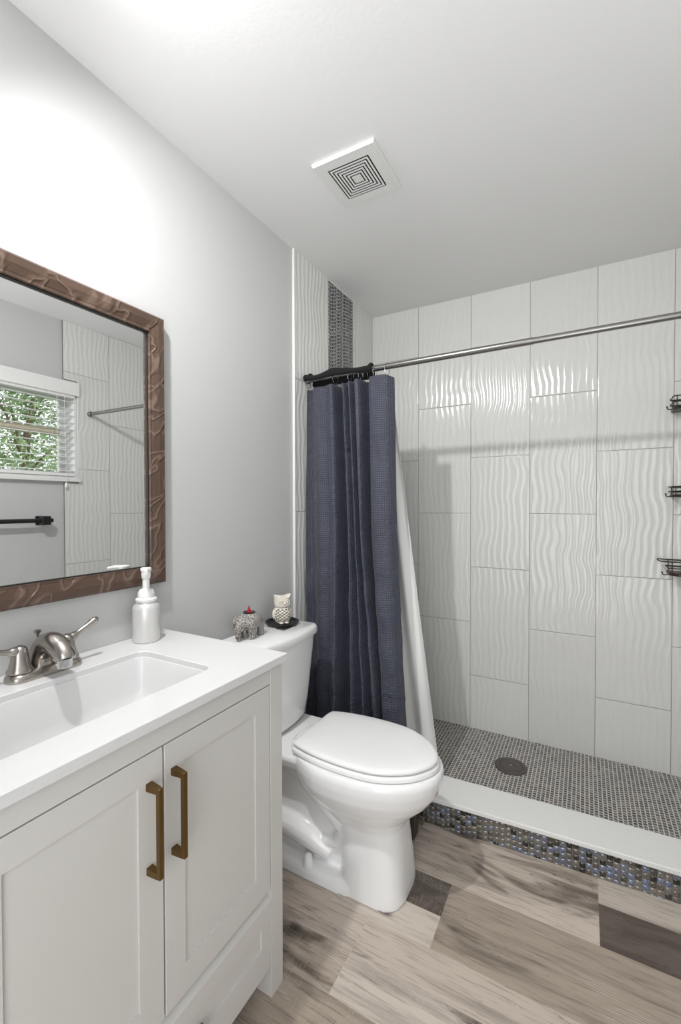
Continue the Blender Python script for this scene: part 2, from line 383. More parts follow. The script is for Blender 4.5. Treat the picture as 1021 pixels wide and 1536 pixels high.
# right wall with a window opening
WY0, WY1, WZ0, WZ1 = 0.80, 1.648, 1.430, 1.985
b = B()
box(b, W, W+.14, -.8, WY0, -.05, ZC); box(b, W, W+.14, WY1, D+.12, -.05, ZC)
box(b, W, W+.14, WY0, WY1, -.05, WZ0); box(b, W, W+.14, WY0, WY1, WZ1, ZC)
struct('wall_right', b, M['wall'], 'pale grey painted wall with the window, seen in the mirror', 'wall')
b = B(); box(b, 0, .80, -.84, -.72, -.05, ZC); box(b, 1.62, W, -.84, -.72, -.05, ZC); box(b, .80, 1.62, -.84, -.72, 2.06, ZC)
struct('wall_front', b, M['wall'], 'painted wall with the doorway behind the camera', 'wall')
b = B(); box(b, .72, .80, -.735, -.70, 0, 2.13, .004); box(b, 1.62, 1.695, -.735, -.70, 0, 2.13, .004); box(b, .80, 1.62, -.735, -.70, 2.06, 2.13, .004)
struct('trim_3', b, M['white_trim'], 'white casing around the doorway behind the camera', 'trim')
struct('wall_back', box(B(), 0, W, D, D+.12, -.05, ZC), M['tile_back'], 'tall wavy white tiles on the shower back wall', 'wall')
# tiled panels on the side walls
TL = 1.640
wl = struct('wall_shower_left', box(B(), 0.0005, .010, TL, D-.0005, .0, ZC-.0005), M['tile_left'], 'wavy white tiles on the left shower wall behind the curtain', 'wall')
obj('mosaic_stripe', box(B(), .0095, .0125, 1.938, 2.200, .02, ZC-.012), M['stripe_mosaic'], wl)['label'] = 'dark vertical mosaic stripe'
struct('trim_1', box(B(), .0005, .0125, TL-.008, TL-.0002, .0, ZC-.0005, .001), M['white_trim'], 'thin white edge strip where the left shower tile begins', 'trim')
TR = 1.565
b = B(); box(b, W-.010, W-.0005, WY1+.004, D-.0005, 0, ZC-.0005)
box(b, W-.010, W-.0005, TR, WY1+.004, 0, WZ0-.03); box(b, W-.010, W-.0005, TR, WY1+.004, WZ1+.06, ZC-.0005)
struct('wall_shower_right', b, M['tile_right'], 'wavy white tiles on the right shower wall, seen in the mirror', 'wall')
struct('floor_shower', box(B(), .0105, W-.0105, 1.838, D-.0005, -.04, .026), M['shower_mosaic'], 'small dark mosaic tiles on the shower floor', 'floor')

# curb, slightly out of square with the back wall
CR = Matrix.Rotation(0.040, 3, 'Z'); cp = (1.0, 1.70, 0)
t = thing('shower_curb', (0.85, 1.75, 0), 'low shower curb faced with blue and brown glass mosaic under a white sill', 'shower curb', None, 'structure')
def skew(x0, x1, ya, yb, z0, z1, bev=0.0):
    bm = B(); box(bm, x0, x1, ya, yb, z0, z1, bev, 2)
    for v in bm.verts: v.co.y += (v.co.x-1.0)*0.045
    return bm
obj('curb_core', skew(.012, W-.012, 1.703, 1.838, -.03, .0955), M['white_trim'], t)
obj('mosaic_face', skew(.012, W-.012, 1.695, 1.7028, 0.0005, .0955), M['glass_mosaic'], t)['label'] = 'glossy blue, grey and brown glass mosaic face'
obj('curb_sill', skew(.012, W-.012, 1.683, 1.848, .096, .114, .003), M['sill'], t)['label'] = 'white stone sill slab'

# ------------------------------------------------------------------ window, blind and outdoors
t = thing('window_1', (W+.07, 1.22, WZ0), 'white framed window over green trees, seen in the mirror', 'window', None, 'structure')
b = B(); box(b, W+.002, W+.138, WY1-.012, WY1-.0005, WZ0, WZ1); box(b, W+.002, W+.138, WY0+.0005, WY0+.012, WZ0, WZ1)
box(b, W+.002, W+.138, WY0+.012, WY1-.012, WZ1-.012, WZ1-.0005); box(b, W+.002, W+.138, WY0+.012, WY1-.012, WZ0+.0005, WZ0+.012)
obj('jamb', b, M['white_trim'], t)
b = B(); F0, F1 = W+.100, W+.130
for (a, c) in ((WY0+.012, WY0+.050), (WY1-.050, WY1-.012)): box(b, F0, F1, a, c, WZ0+.012, WZ1-.012, .003)
for (a, c) in ((WZ0+.012, WZ0+.045), (WZ1-.045, WZ1-.012)): box(b, F0, F1, WY0+.050, WY1-.050, a, c, .003)
obj('sash_frame', b, M['white_trim'], t)
obj('meeting_rail', box(B(), F0-.005, F1, WY0+.0505, WY1-.0505, 1.705, 1.745, .003), M['sash'], t)['label'] = 'almond coloured meeting rail'
obj('pane', box(B(), F0+.012, F0+.016, WY0+.0505, WY1-.0505, WZ0+.0455, WZ1-.0455), M['glass'], t)
obj('sill', box(B(), W-.030, W+.0015, WY0-.02, WY1+.012, WZ0-.022, WZ0-.001, .003), M['white_trim'], t)
t = thing('window_blind', (W+.02, 1.22, WZ0), 'white slatted blind hanging open in the window recess, seen in the mirror', 'blind')
obj('valance', box(B(), W-.026, W-.012, WY0-.01, WY1+.012, 1.950, 2.034, .006, 3), M['blind'], t)
obj('headrail', box(B(), W-.0115, W+.040, WY0+.014, WY1-.014, 1.935, 1.972, .002), M['blind'], t)
zz = 1.478
while zz < 1.93:
    b = B(); n = 7; lo, hi = [], []
    for k in range(n):
        f = k/(n-1)-.5; xx = W+.020+f*.048; h = .003*(1-(2*f)**2) + f*0.004
        lo.append((xx, zz+h-.0011)); hi.append((xx, zz+h+.0011))
    prof = lo+hi[::-1]
    loft(b, [[(x, WY0+.016, z) for x, z in prof], [(x, WY1-.016, z) for x, z in prof]])
    obj('slat', b, M['blind'], t, True); zz += .0435
obj('bottom_rail', box(B(), W-.006, W+.046, WY0+.014, WY1-.016, 1.4435, 1.463, .003), M['blind'], t)
for y in (WY0+.12, 1.22, WY1-.12):
    for dx in (-.0065, .0465):
        b = B(); tube(b, [(W+dx, y, 1.46), (W+dx, y, 1.94)], .0010, 5); obj('ladder_cord', b, M['blind'], t)
b = B(); tube(b, [(W-.020, 1.565, 1.95), (W-.032, 1.565, 1.40)], .0012, 6); lathe(b, (W-.032, 1.565, 1.372), [(.002, .03), (.006, .024), (.008, .004), (.006, 0)], 12)
obj('pull_cord', b, M['tassel'], t, True)

def tree(x, y, h, rad, seed, label):
    rnd = random.Random(seed); t = thing('tree', (x, y, -.5), label, 'tree', 'trees outside the window')
    b = B(); tube(b, [(x, y, -.5), (x+.1, y+.05, h*.35), (x-.05, y+.1, h*.7)], [.055, .042, .02], 10, smooth=4)
    for k in range(7):
        a = rnd.uniform(0, 2*PI); z0 = h*rnd.uniform(.25, .6)
        tube(b, [(x+.05, y, z0), (x+math.cos(a)*rad*.5, y+math.sin(a)*rad*.5, z0+.5), (x+math.cos(a)*rad, y+math.sin(a)*rad, z0+rnd.uniform(.2, 1.1))], [.016, .011, .006], 6, smooth=3)
    obj('trunk', b, M['bark'], t, True)
    b = B()
    for k in range(13000):
        while True:
            q = Vector((rnd.uniform(-1, 1), rnd.uniform(-1, 1), rnd.uniform(-1, 1)))
            if q.length < 1: break
        cl = Vector((math.sin(q.x*5+seed), math.cos(q.y*6), math.sin(q.z*7)))*.12
        c = Vector((x, y, h*.58)) + Vector(((q.x+cl.x)*rad*1.1, (q.y+cl.y)*rad*1.1, (q.z+cl.z)*h*.5))
        if c.z < -.1: continue
        a = Vector((rnd.gauss(0, 1), rnd.gauss(0, 1), rnd.gauss(0, 1))).normalized(); p = a.orthogonal().normalized(); s = rnd.uniform(.017, .040)
        vs = [b.verts.new(c+a*s*1.5), b.verts.new(c+p*s*.6+a*s*.2), b.verts.new(c-a*s*1.2), b.verts.new(c-p*s*.6+a*s*.2)]; b.faces.new(vs)
    obj('foliage', b, M['leaf'], t, recalc=False)
tree(4.6, 2.7, 3.6, .80, 1, 'nearest leafy tree outside the window')
tree(6.9, 2.0, 4.2, 1.0, 2, 'leafy tree outside the window, farther off on the left in the mirror')
tree(7.0, 4.7, 4.4, 1.1, 3, 'leafy tree outside the window, farther off on the right in the mirror')
struct('floor_lawn', box(B(), 2.2, 14, -6, 12, -.62, -.5), M['grass'], 'green lawn outside the window', 'lawn')

# ------------------------------------------------------------------ ceiling lamp and vent
LX, LY = .36, .33
t = thing('ceiling_light', (LX, LY, ZC), 'round recessed downlight in the ceiling above the mirror', 'ceiling light')
obj('trim_ring', lathe(B(), (LX, LY, ZC), [(.075, -.0005), (.076, -.004), (.070, -.009), (.056, -.007), (.056, -.0005)], 40), M['white_trim'], t, True)
obj('lens', lathe(B(), (LX, LY, ZC), [(.0555, -.0005), (.0555, -.003), (.046, -.007), (.028, -.010), (.006, -.011)], 40), M['globe'], t, True)
sl = bpy.data.lights.new('downlight_beam', 'SPOT'); sl.energy = DOWNLIGHT; sl.spot_size = math.radians(156); sl.spot_blend = 1.0; sl.shadow_soft_size = .030; sl.color = (1.0, 0.995, 0.985)
so = bpy.data.objects.new('downlight_beam', sl); COL.objects.link(so); so.location = (0, 0, -.036); so.parent = t
so.rotation_euler = Vector((.62, 1.5, -1.55)).to_track_quat('-Z', 'Y').to_euler()

vx0, vx1, vy0, vy1 = .338, .568, 1.268, 1.506
t = thing('ceiling_vent', ((vx0+vx1)/2, (vy0+vy1)/2, ZC), 'white square vent grille with nested slots on the ceiling', 'vent')
cx, cy, hx, hy = (vx0+vx1)/2, (vy0+vy1)/2, (vx1-vx0)/2, (vy1-vy0)/2
def ringbox(bm, ax, ay, bx, by, z0, z1):      # square ring between half sizes a (outer) and b (inner)
    lo = [[(cx+s*px, cy+q*py, z) for s, q in ((1, 1), (-1, 1), (-1, -1), (1, -1))] for px, py, z in ((ax, ay, z0), (ax, ay, z1), (bx, by, z1), (bx, by, z0))]
    loft(bm, lo, closed=True)
b = B(); loft(b, [[(cx+s*px, cy+q*py, z) for s, q in ((1, 1), (-1, 1), (-1, -1), (1, -1))] for px, py, z in ((hx, hy, ZC-.0005), (hx, hy, ZC-.006), (hx-.004, hy-.004, ZC-.011), (hx*.66, hy*.66, ZC-.011), (hx*.66, hy*.66, ZC-.003))], cap=False)
obj('border', b, M['white_trim'], t)
obj('backing', box(B(), cx-hx*.66+.0005, cx+hx*.66-.0005, cy-hy*.66+.0005, cy+hy*.66-.0005, ZC-.0092, ZC-.003), M['dark_gap'], t)
k = .615
for i in range(6):
    b = B(); ringbox(b, hx*k, hy*k, hx*(k-.054), hy*(k-.054), ZC-.011, ZC-.0102); k -= .094
    obj('louvre', b, M['white_trim'], t)
obj('centre_plate', box(B(), cx-hx*.085, cx+hx*.085, cy-hy*.085, cy+hy*.085, ZC-.011, ZC-.0102), M['white_trim'], t)

# ------------------------------------------------------------------ mirror
my0, my1, mz0, mz1, fwid = .195, .925, 1.024, 1.826, .052
t = thing('mirror', (0.012, (my0+my1)/2, mz0), 'large wall mirror in a carved dark brown frame above the vanity', 'mirror')
prof = [(0.0008, 0.0), (.022, 0.0), (.028, .006), (.029, .024), (.025, fwid-.010), (.0235, fwid-.006), (.0235, fwid), (.006, fwid)]   # x, inset
def rectloop(x, d): return [(x, my0+d, mz0+d), (x, my1-d, mz0+d), (x, my1-d, mz1-d), (x, my0+d, mz1-d)]
obj('frame', loft(B(), [rectloop(x, d) for x, d in prof], closed=True), M['frame'], t)
b = B()
for d0, d1 in ((fwid-.0045, fwid+.0015),):
    loft(b, [rectloop(.0085, d0), rectloop(.0135, d0), rectloop(.0135, d1+.001), rectloop(.0085, d1+.001)], closed=True)
obj('inner_bead', b, M['black'], t)
obj('glass', box(B(), .0015, .0085, my0+fwid-.004, my1-fwid+.004, mz0+fwid-.004, mz1-fwid+.004), M['mirror'], t)

# ------------------------------------------------------------------ vanity
VX, VY0, VY1 = .458, .190, .930
t = thing('vanity_cabinet', (.23, .56, 0), 'pale grey shaker vanity cabinet with two doors under the white counter', 'cabinet')
b = B()
box(b, .012, VX-.022, VY0+.004, VY0+.020, .10, .8525); box(b, .012, VX-.022, VY1-.020, VY1-.004, .10, .8525)
box(b, .012, VX-.030, VY0+.020, VY1-.020, .262, .278); box(b, .006, .012, VY0+.004, VY1-.004, .10, .8525)
box(b, .012, VX-.030, VY0+.020, VY1-.020, .10, .112)
obj('carcass', b, M['cab'], t)
b = B(); box(b, VX-.022, VX-.0005, VY0+.0485, VY1-.0485, .8075, .8525, .0006); obj('top_rail', b, M['cab'], t)
for (x0, x1) in ((VX-.048, VX), (.006, .050)):
    for (y0, y1) in ((VY0, VY0+.048), (VY1-.048, VY1)):
        if x0 < .1: obj('leg', box(B(), x0, x1, y0, y1, 0, .0995, .001), M['cab'], t)
        else: obj('leg', box(B(), x0, x1, y0, y1, 0, .8525, .0012), M['cab'], t)
def shaker(y0, y1, z0, z1, sl, sr, tp, bt, x1, th=.018, rec=.0045):
    bm = B(); A = [(y0, z0), (y1, z0), (y1, z1), (y0, z1)]; I = [(y0+sl, z0+bt), (y1-sr, z0+bt), (y1-sr, z1-tp), (y0+sl, z1-tp)]
    e = .0008
    lp = [[(x1-th, y, z) for y, z in A], [(x1-e, y, z) for y, z in A],
          [(x1, y+(e if k in (0, 3) else -e), z+(e if k < 2 else -e)) for k, (y, z) in enumerate(A)],
          [(x1, y, z) for y, z in I], [(x1-rec, y, z) for y, z in I]]
    return loft(bm, lp)
def bar_pull(x, c, z0, z1, axis='Z'):
    bm = B(); r = .0048
    if axis == 'Z':
        box(bm, x+.024, x+.034, c-r, c+r, z0, z1, .0015)
        for z in (z0, z1):
            s = 1 if z == z0 else -1
            q = z+s*.0055
            loft(bm, [[(x+.0002, c-.0065, q-.0065), (x+.0002, c+.0065, q-.0065), (x+.0002, c+.0065, q+.0065), (x+.0002, c-.0065, q+.0065)],
                      [(x+.027, c-r, q-.0055), (x+.027, c+r, q-.0055), (x+.027, c+r, q+.0055), (x+.027, c-r, q+.0055)]])
    else:
        box(bm, x+.020, x+.030, z0, z1, c-r, c+r, .0015)
        for z in (z0, z1):
            s = 1 if z == z0 else -1; q = z+s*.0055
            loft(bm, [[(x+.0002, q-.0065, c-.0065), (x+.0002, q+.0065, c-.0065), (x+.0002, q+.0065, c+.0065), (x+.0002, q-.0065, c+.0065)],
                      [(x+.025, q-.0055, c-r), (x+.025, q+.0055, c-r), (x+.025, q+.0055, c+r), (x+.025, q-.0055, c+r)]])
    return bm
DZ0, DZ1 = .283, .8045
d = obj('door', shaker(.2405, .5575, DZ0, DZ1, .054, .052, .050, .062, VX-.0008), M['cab'], t)
obj('handle', bar_pull(VX-.0008, .527, .587, .752), M['bronze'], d)['label'] = 'antique brass bar pull'
d = obj('door', shaker(.5615, .8795, DZ0, DZ1, .048, .054, .050, .062, VX-.0008), M['cab'], t)
obj('handle', bar_pull(VX-.0008, .582, .587, .752), M['bronze'], d)['label'] = 'antique brass bar pull'
# bottom drawer, its upper edge a wide chamfer
b = shaker(.2385, .8815, .084, .2705, .052, .037, .062, .073, VX-.0002, .020, .005)
for v in b.verts:
    if v.co.z > .265 and v.co.x > VX-.004: v.co.z -= .015
dr = obj('drawer', b, M['cab'], t)
obj('handle', bar_pull(VX-.0002, .175, .475, .648, 'Y'), M['pewter'], dr)['label'] = 'grey metal bar pull'

# countertop with a rectangular cut-out
sx, sy, shx, shy = .2485, .534, .1285, .234
t0, t1 = .853, .873; CX, CY0, CY1 = .472, .185, .935
inn = rrect(sx, sy, shx, shy, .030, 0, 8)
corner = [(CX, CY1), (.001, CY1), (.001, CY0), (CX, CY0)]
b = B(); N = len(inn)
def ring(z, d):
    I = [b.verts.new((x, y, z)) for x, y, _ in rrect(sx, sy, shx+d, shy+d, .030+d, 0, 8)]
    return I
e = .0015
OT = [b.verts.new((x-(e if x > .1 else 0), y-(e if y > .5 else -e), t1)) for x, y in corner]; OM = [b.verts.new((x, y, t1-e)) for x, y in corner]; OB = [b.verts.new((x, y, t0)) for x, y in corner]
IT, IM, IB = ring(t1, e), ring(t1-e, 0), ring(t0, 0)
def oc(j): return j//9
for j in range(N):
    k = (j+1) % N
    for O_, I_ in ((OT, IT), (OB, IB)):
        if oc(j) == oc(k): b.faces.new((O_[oc(j)], I_[j], I_[k]))
        else: b.faces.new((O_[oc(j)], I_[j], I_[k], O_[oc(k)]))
    b.faces.new((IT[j], IT[k], IM[k], IM[j])); b.faces.new((IM[j], IM[k], IB[k], IB[j]))
for j in range(4):
    k = (j+1) % 4
    b.faces.new((OT[j], OT[k], OM[k], OM[j])); b.faces.new((OM[j], OM[k], OB[k], OB[j]))
tag(obj('countertop', b, M['quartz']), 'white quartz countertop with a rectangular sink cut-out', 'countertop')

t = thing('sink', (sx, sy, .72), 'white rectangular undermount sink set in the counter', 'sink')
lo = []
for d, z, rr in ((.014, .8520, .038), (.003, .8520, .033), (.000, .835, .032), (-.006, .78, .034), (-.016, .745, .04), (-.034, .728, .05), (-.07, .720, .05), (-.108, .716, .018)):
    lo.append(rrect(sx, sy, shx+d, shy+d, rr, z, 8))
b = B(); loft(b, lo, cap=False)
o = obj('basin', b, M['basin'], t, True, 50)
sm = o.modifiers.new('thick', 'SOLIDIFY'); sm.thickness = .008; sm.offset = -1
for p in o.data.polygons: p.flip()
obj('drain', lathe(B(), (sx-.0, sy, .7175), [(.002, .004), (.018, .005), (.022, .002), (.022, -.004)], 28), M['nickel'], t, True)

# faucet
FY, FX, FZ = .556, .060, .873
t = thing('faucet', (FX, FY, FZ), 'brushed nickel two-handle faucet behind the sink', 'faucet')
b = B(); lo = []
for d, z in ((.0, .0002), (.001, .006), (-.001, .012), (-.006, .017), (-.012, .019)):
    lo.append(rrect(FX, FY, .028+d, .080+d, .027+d, FZ+z, 8))
obj('base_plate', loft(b, lo), M['nickel'], t, True, 60)
for s in (-1, 1):
    hy_ = FY+s*.0508
    hn = obj('handle', lathe(B(), (FX-.002, hy_, FZ+.0185), [(.0255, 0), (.026, .003), (.022, .010), (.0185, .022), (.0165, .036), (.0155, .046), (.012, .054), (.004, .058)], 28), M['nickel'], t, True)
    b = B(); z0 = FZ+.064
    pts = [(FX-.001, hy_+s*.000, z0-.004), (FX, hy_+s*.016, z0+.004), (FX+.001, hy_+s*.026, z0+.010), (FX+.002, hy_+s*.045, z0+.020), (FX+.003, hy_+s*.066, z0+.031), (FX+.003, hy_+s*.074, z0+.035)]
    if s < 0: pts = [(x, y, z0+(z-z0)*.45) for x, y, z in pts]
    tube(b, pts, [.0125, .0105, .0065, .0065, .0088, .004], 16, smooth=5)
    obj('lever', b, M['nickel'], hn, True, 60)
b = B()
P_ = [(FX-.012, FZ+.012), (FX-.013, FZ+.030), (FX-.007, FZ+.050), (FX+.010, FZ+.066), (FX+.034, FZ+.073), (FX+.060, FZ+.066), (FX+.080, FZ+.053), (FX+.086, FZ+.044)]
R_ = [.025, .026, .0265, .026, .0250, .0245, .0225, .020]
tube(b, [(x, FY, z) for x, z in P_], R_, 24, smooth=5)
sp = obj('spout', b, M['nickel'], t, True, 60)
b = B(); lathe(b, (FX+.078, FY, FZ+.026), [(.013, 0), (.0155, .001), (.0165, .006), (.0165, .020), (.010, .022)], 24)
obj('aerator', b, M['chrome'], sp, True)
b = B(); tube(b, [(FX-.030, FY, FZ+.016), (FX-.030, FY, FZ+.082)], .0025, 10); lathe(b, (FX-.030, FY, FZ+.078), [(.003, 0), (.0035, .006), (.008, .012), (.0085, .015), (.005, .017)], 18)
obj('lift_rod', b, M['nickel'], t, True)

# soap dispenser
sxx, syy, sz = .056, .829, .873
t = thing('soap_dispenser', (sxx, syy, sz), 'satin white foam soap dispenser on the counter corner by the mirror', 'soap dispenser')
obj('bottle', lathe(B(), (sxx, syy, sz), [(.030, .0003), (.0355, .001), (.0365, .004), (.0365, .094), (.035, .100), (.030, .106), (.0255, .110), (.0255, .113)], 40), M['bottle'], t, True, 50)
pm = obj('pump', lathe(B(), (sxx, syy, sz), [(.027, .1132), (.0285, .115), (.0285, .121), (.026, .123), (.0225, .124), (.0225, .128), (.022, .138), (.017, .147), (.0095, .149), (.0095, .170), (.0092, .176)], 36), M['pump'], t, True, 50)
b = B(); lathe(b, (sxx, syy, sz), [(.0095, .1762), (.0115, .178), (.0125, .186), (.0125, .199), (.0145, .200), (.0145, .207), (.011, .209)], 30)
tube(b, [(sxx+.005, syy, sz+.2025), (sxx+.024, syy-.018, sz+.2025), (sxx+.037, syy-.028, sz+.2000)], [.0075, .0062, .005], 14)
obj('nozzle', b, M['pump'], pm, True, 50)

# ------------------------------------------------------------------ toilet
TY = 1.345
t = thing('toilet', (.40, TY, 0), 'white two-piece toilet with closed lid beside the vanity', 'toilet')
def egg(xf, xb, hw, z, n=40, ex=2.0, wp=.46):
    xm = xb+(xf-xb)*wp; out = []
    for k in range(n):
        a = 2*PI*k/n; c, s = math.cos(a), math.sin(a)
        px = abs(c)**(2/ex)*(1 if c >= 0 else -1); py = abs(s)**(2/ex)*(1 if s >= 0 else -1)
        out.append((xm+px*((xf-xm) if c >= 0 else (xm-xb)), TY+hw*py, z))
    return out
b = B()
loft(b, [egg(.662, .440, .116, .000, ex=3.4), egg(.661, .440, .115, .03, ex=3.4), egg(.655, .442, .110, .10, ex=3.2), egg(.648, .43, .106, .18, ex=2.9), egg(.646, .405, .108, .225, ex=2.7),
         egg(.658, .36, .122, .255, ex=2.5), egg(.692, .30, .146, .285, ex=2.3), egg(.728, .26, .167, .318, ex=2.2), egg(.752, .24, .180, .350, ex=2.15), egg(.764, .23, .186, .385, ex=2.15), egg(.766, .23, .186, .408, ex=2.15), egg(.760, .235, .180, .424, ex=2.15)])
def footprint(z, d):
    return egg(.60-d, .075+d, .126-d, z, ex=3.0, wp=.5)
loft(b, [footprint(0, 0), footprint(.028, .002), footprint(.040, .010), footprint(.045, .03)])
box(b, .10, .50, TY-.066, TY+.066, .02, .40)
loft(b, [egg(.50, .035, .110, .355, ex=4.5), egg(.52, .03, .140, .374, ex=4.5), egg(.52, .028, .148, .400, ex=4.5), egg(.52, .03, .144, .4125, ex=4.5)])
for s in (-1, 1):
    y = TY+s*.050
    tube(b, [(.10, y, .345), (.22, y+s*.004, .345), (.31, y+s*.012, .300), (.38, y+s*.020, .250), (.455, y+s*.028, .205)], [.036, .036, .032, .030, .028], 14, smooth=4)
    tube(b, [(.455, y+s*.022, .205), (.452, y+s*.016, .165), (.425, y+s*.010, .130), (.38, y+s*.006, .118)], [.026, .026, .026, .026], 14, smooth=4)
    tube(b, [(.40, y+s*.006, .075), (.33, y+s*.012, .105), (.24, y+s*.012, .125), (.12, y, .125)], [.030, .042, .046, .045], 14, smooth=4)
o = obj('bowl', b, M['ceramic'], t, True, 180)
rm = o.modifiers.new('union', 'REMESH'); rm.mode = 'VOXEL'; rm.voxel_size = .0042; rm.use_smooth_shade = True
sm = o.modifiers.new('soften', 'SMOOTH'); sm.factor = .5; sm.iterations = 7
for s in (-1, 1):
    obj('bolt_cap', lathe(B(), (.335, TY+s*.106, .038), [(.018, 0), (.0175, .012), (.013, .034), (.008, .039)], 22), M['seat'], t, True, 50)
hwt = [(.287, .0), (.288, .10), (.292, .122), (.30, .132), (.35, .147), (.42, .157), (.50, .160), (.58, .154), (.64, .134), (.70, .094), (.736, .045), (.7465, .018)]
def lidloop(z, d):
    up_ = [Vector((x, h, 0)) for x, h in hwt[1:]]; P = catmull([tuple(q) for q in up_], 4); P.append(Vector((.749, 0, 0)))
    full = [(p.x, TY+p.y) for p in P]+[(p.x, TY-p.y) for p in P[-2::-1]]
    cx_, cy_ = .52, TY; sx_ = 1-d/.231; sy_ = 1-d/.16
    return [(cx_+(x-cx_)*sx_, cy_+(y-cy_)*sy_, z) for x, y in full]
obj('seat', loft(B(), [lidloop(.4245, 0.000), lidloop(.4275, -.005), lidloop(.436, -.006), lidloop(.4415, -.003), lidloop(.443, .004)]), M['seat'], t, True, 50)
obj('lid', loft(B(), [lidloop(.4465, .006), lidloop(.4475, .001), lidloop(.452, -.001), lidloop(.457, .001), lidloop(.4605, .006), lidloop(.463, .016), lidloop(.4655, .05), lidloop(.467, .10)]), M['seat'], t, True, 60)
for s in (-1, 1):
    b = B(); box(b, .258, .292, TY+s*.078-.017, TY+s*.078+.017, .4125, .434, .004, 3); obj('hinge', b, M['seat'], t, True)
def tankloop(z, hw, xf, bul, xb=.018, rad=.02):
    out = []; n = 18
    for k in range(n+1):
        f = k/n*2-1; out.append((xf+bul*(1-f*f)-rad*max(0, abs(f)-.9)/.1*.6, TY+f*hw, z))
    out += [(xb, TY+hw*.97, z), (xb, TY-hw*.97, z)]; return out
obj('tank', loft(B(), [tankloop(.4125, .095, .150, .010, .03), tankloop(.420, .110, .168, .014), tankloop(.436, .120, .178, .016), tankloop(.50, .134, .184, .018), tankloop(.60, .150, .188, .019), tankloop(.70, .166, .191, .020), tankloop(.742, .172, .192, .020)]), M['ceramic'], t, True, 60)
obj('tank_lid', loft(B(), [tankloop(.7425, .172, .192, .020), tankloop(.7445, .181, .200, .022, .013), tankloop(.752, .183, .202, .022, .012), tankloop(.768, .183, .202, .022, .012), tankloop(.775, .180, .199, .022, .014), tankloop(.778, .174, .193, .021, .020)]), M['ceramic'], t, True, 60)
o = obj('flush_plate', box(B(), .104, .146, 1.366, 1.421, .7782, .7815, .0012), M['card'], t); o['label'] = 'grey metal push plate on the tank lid'

# things on the tank lid -------------------------------------------------------
LZ = .778
ex, ey = .078, 1.238
t = thing('elephant_figurine', (ex, ey, LZ), 'grey carved stone elephant incense holder on the toilet tank', 'figurine')
fdir = Vector((.12, -.9928, 0)); sdir = Vector((.9928, .12, 0)); EK = 1.12
def E(f, s, z): return Vector((ex, ey, LZ+z))+fdir*f*EK+sdir*s*EK
b = B()
def ell(bm, c, rf, rs, rz):
    q = bmesh.new(); bmesh.ops.create_uvsphere(q, u_segments=20, v_segments=12, radius=1)
    for v in q.verts: v.co = c+fdir*(v.co.x*rf*EK)+sdir*(v.co.y*rs*EK)+Vector((0, 0, v.co.z*rz))
    tmp_add(bm, q)
ell(b, E(-.012, 0, .058), .047, .038, .033); ell(b, E(.030, 0, .060), .026, .026, .027)
for f in (-.040, .012):
    for s in (-.022, .022): tube(b, [E(f, s, .0015), E(f, s, .016), E(f, s*.95, .05)], [.0135, .0125, .017], 12)
tube(b, [E(.046, 0, .062), E(.056, 0, .040), E(.056, 0, .018), E(.050, .002, .004)], [.014, .011, .009, .0085], 12, smooth=4)
for s in (-1, 1): ell(b, E(.022, s*.030, .052), .018, .009, .027)
for s in (-1, 1): tube(b, [E(.046, s*.012, .046), E(.060, s*.016, .038)], [.004, .002], 8)
tube(b, [E(-.058, 0, .065), E(-.064, 0, .045), E(-.061, 0, .025)], [.005, .004, .005], 8, smooth=3)
o = obj('body', b, M['stone'], t, True, 180)
rm = o.modifiers.new('union', 'REMESH'); rm.mode = 'VOXEL'; rm.voxel_size = .0018; rm.use_smooth_shade = True
sm = o.modifiers.new('soften', 'SMOOTH'); sm.factor = .5; sm.iterations = 3
cc = E(-.006, 0, .0885)
obj('incense_dish', lathe(B(), cc, [(.016, -.002), (.021, .001), (.022, .003), (.020, .003), (.014, .0015)], 28), M['black'], t, True)['label'] = 'dark round dish on its back'
tag(obj('incense_cone', lathe(B(), cc+Vector((0, 0, .0017)), [(.0085, 0), (.0085, .002), (.0045, .012), (.0012, .024)], 20), M['red'], None, True), 'small red incense cone on the elephant figurine', 'incense cone')
ox, oy = .082, 1.440
t2 = tag(obj('saucer', lathe(B(), (ox, oy, LZ+.0002), [(.056, 0), (.061, .002), (.067, .010), (.067, .0135), (.061, .0135), (.054, .007), (.020, .006)], 40), M['black'], None, True), 'round black saucer under the owl on the toilet tank', 'saucer')
oz = LZ+.0064
t = thing('owl_figurine', (ox, oy, oz), 'cream ceramic owl with a pierced belly standing on the black saucer', 'figurine')
of = Vector((.80, -.60, 0)).normalized(); os_ = Vector((-of.y, of.x, 0))
b = B(); prof = [(.022, .000), (.027, .004), (.0315, .014), (.0345, .024), (.036, .034), (.0355, .044), (.0335, .053), (.0305, .060), (.0285, .064)]
prof = [(p[0], p[1]) for p in [(.022, 0), (.026, .0035), (.029, .008), (.0315, .014), (.0335, .020), (.035, .026), (.0358, .032), (.036, .038), (.0355, .044), (.0342, .050), (.0325, .055), (.030, .0605), (.0285, .064)]]
n = 24; L = []
for r, z in prof: L.append([b.verts.new((ox+r*math.cos(2*PI*k/n), oy+r*math.sin(2*PI*k/n), oz+z)) for k in range(n)])
fa = math.atan2(of.y, of.x)
for i in range(12):
    for k in range(n):
        a = (2*PI*(k+.5)/n-fa+PI) % (2*PI)-PI
        if abs(a) < 1.15 and 1 <= i <= 10 and (k + i) % 2 == 0: continue
        b.faces.new((L[i][k], L[i][(k+1) % n], L[i+1][(k+1) % n], L[i+1][k]))
b.faces.new(L[0][::-1])
bd = obj('body', b, M['ivory'], t, True, 60)
sm = bd.modifiers.new('wall', 'SOLIDIFY'); sm.thickness = .0010; sm.offset = -1
b = B()
lp = []
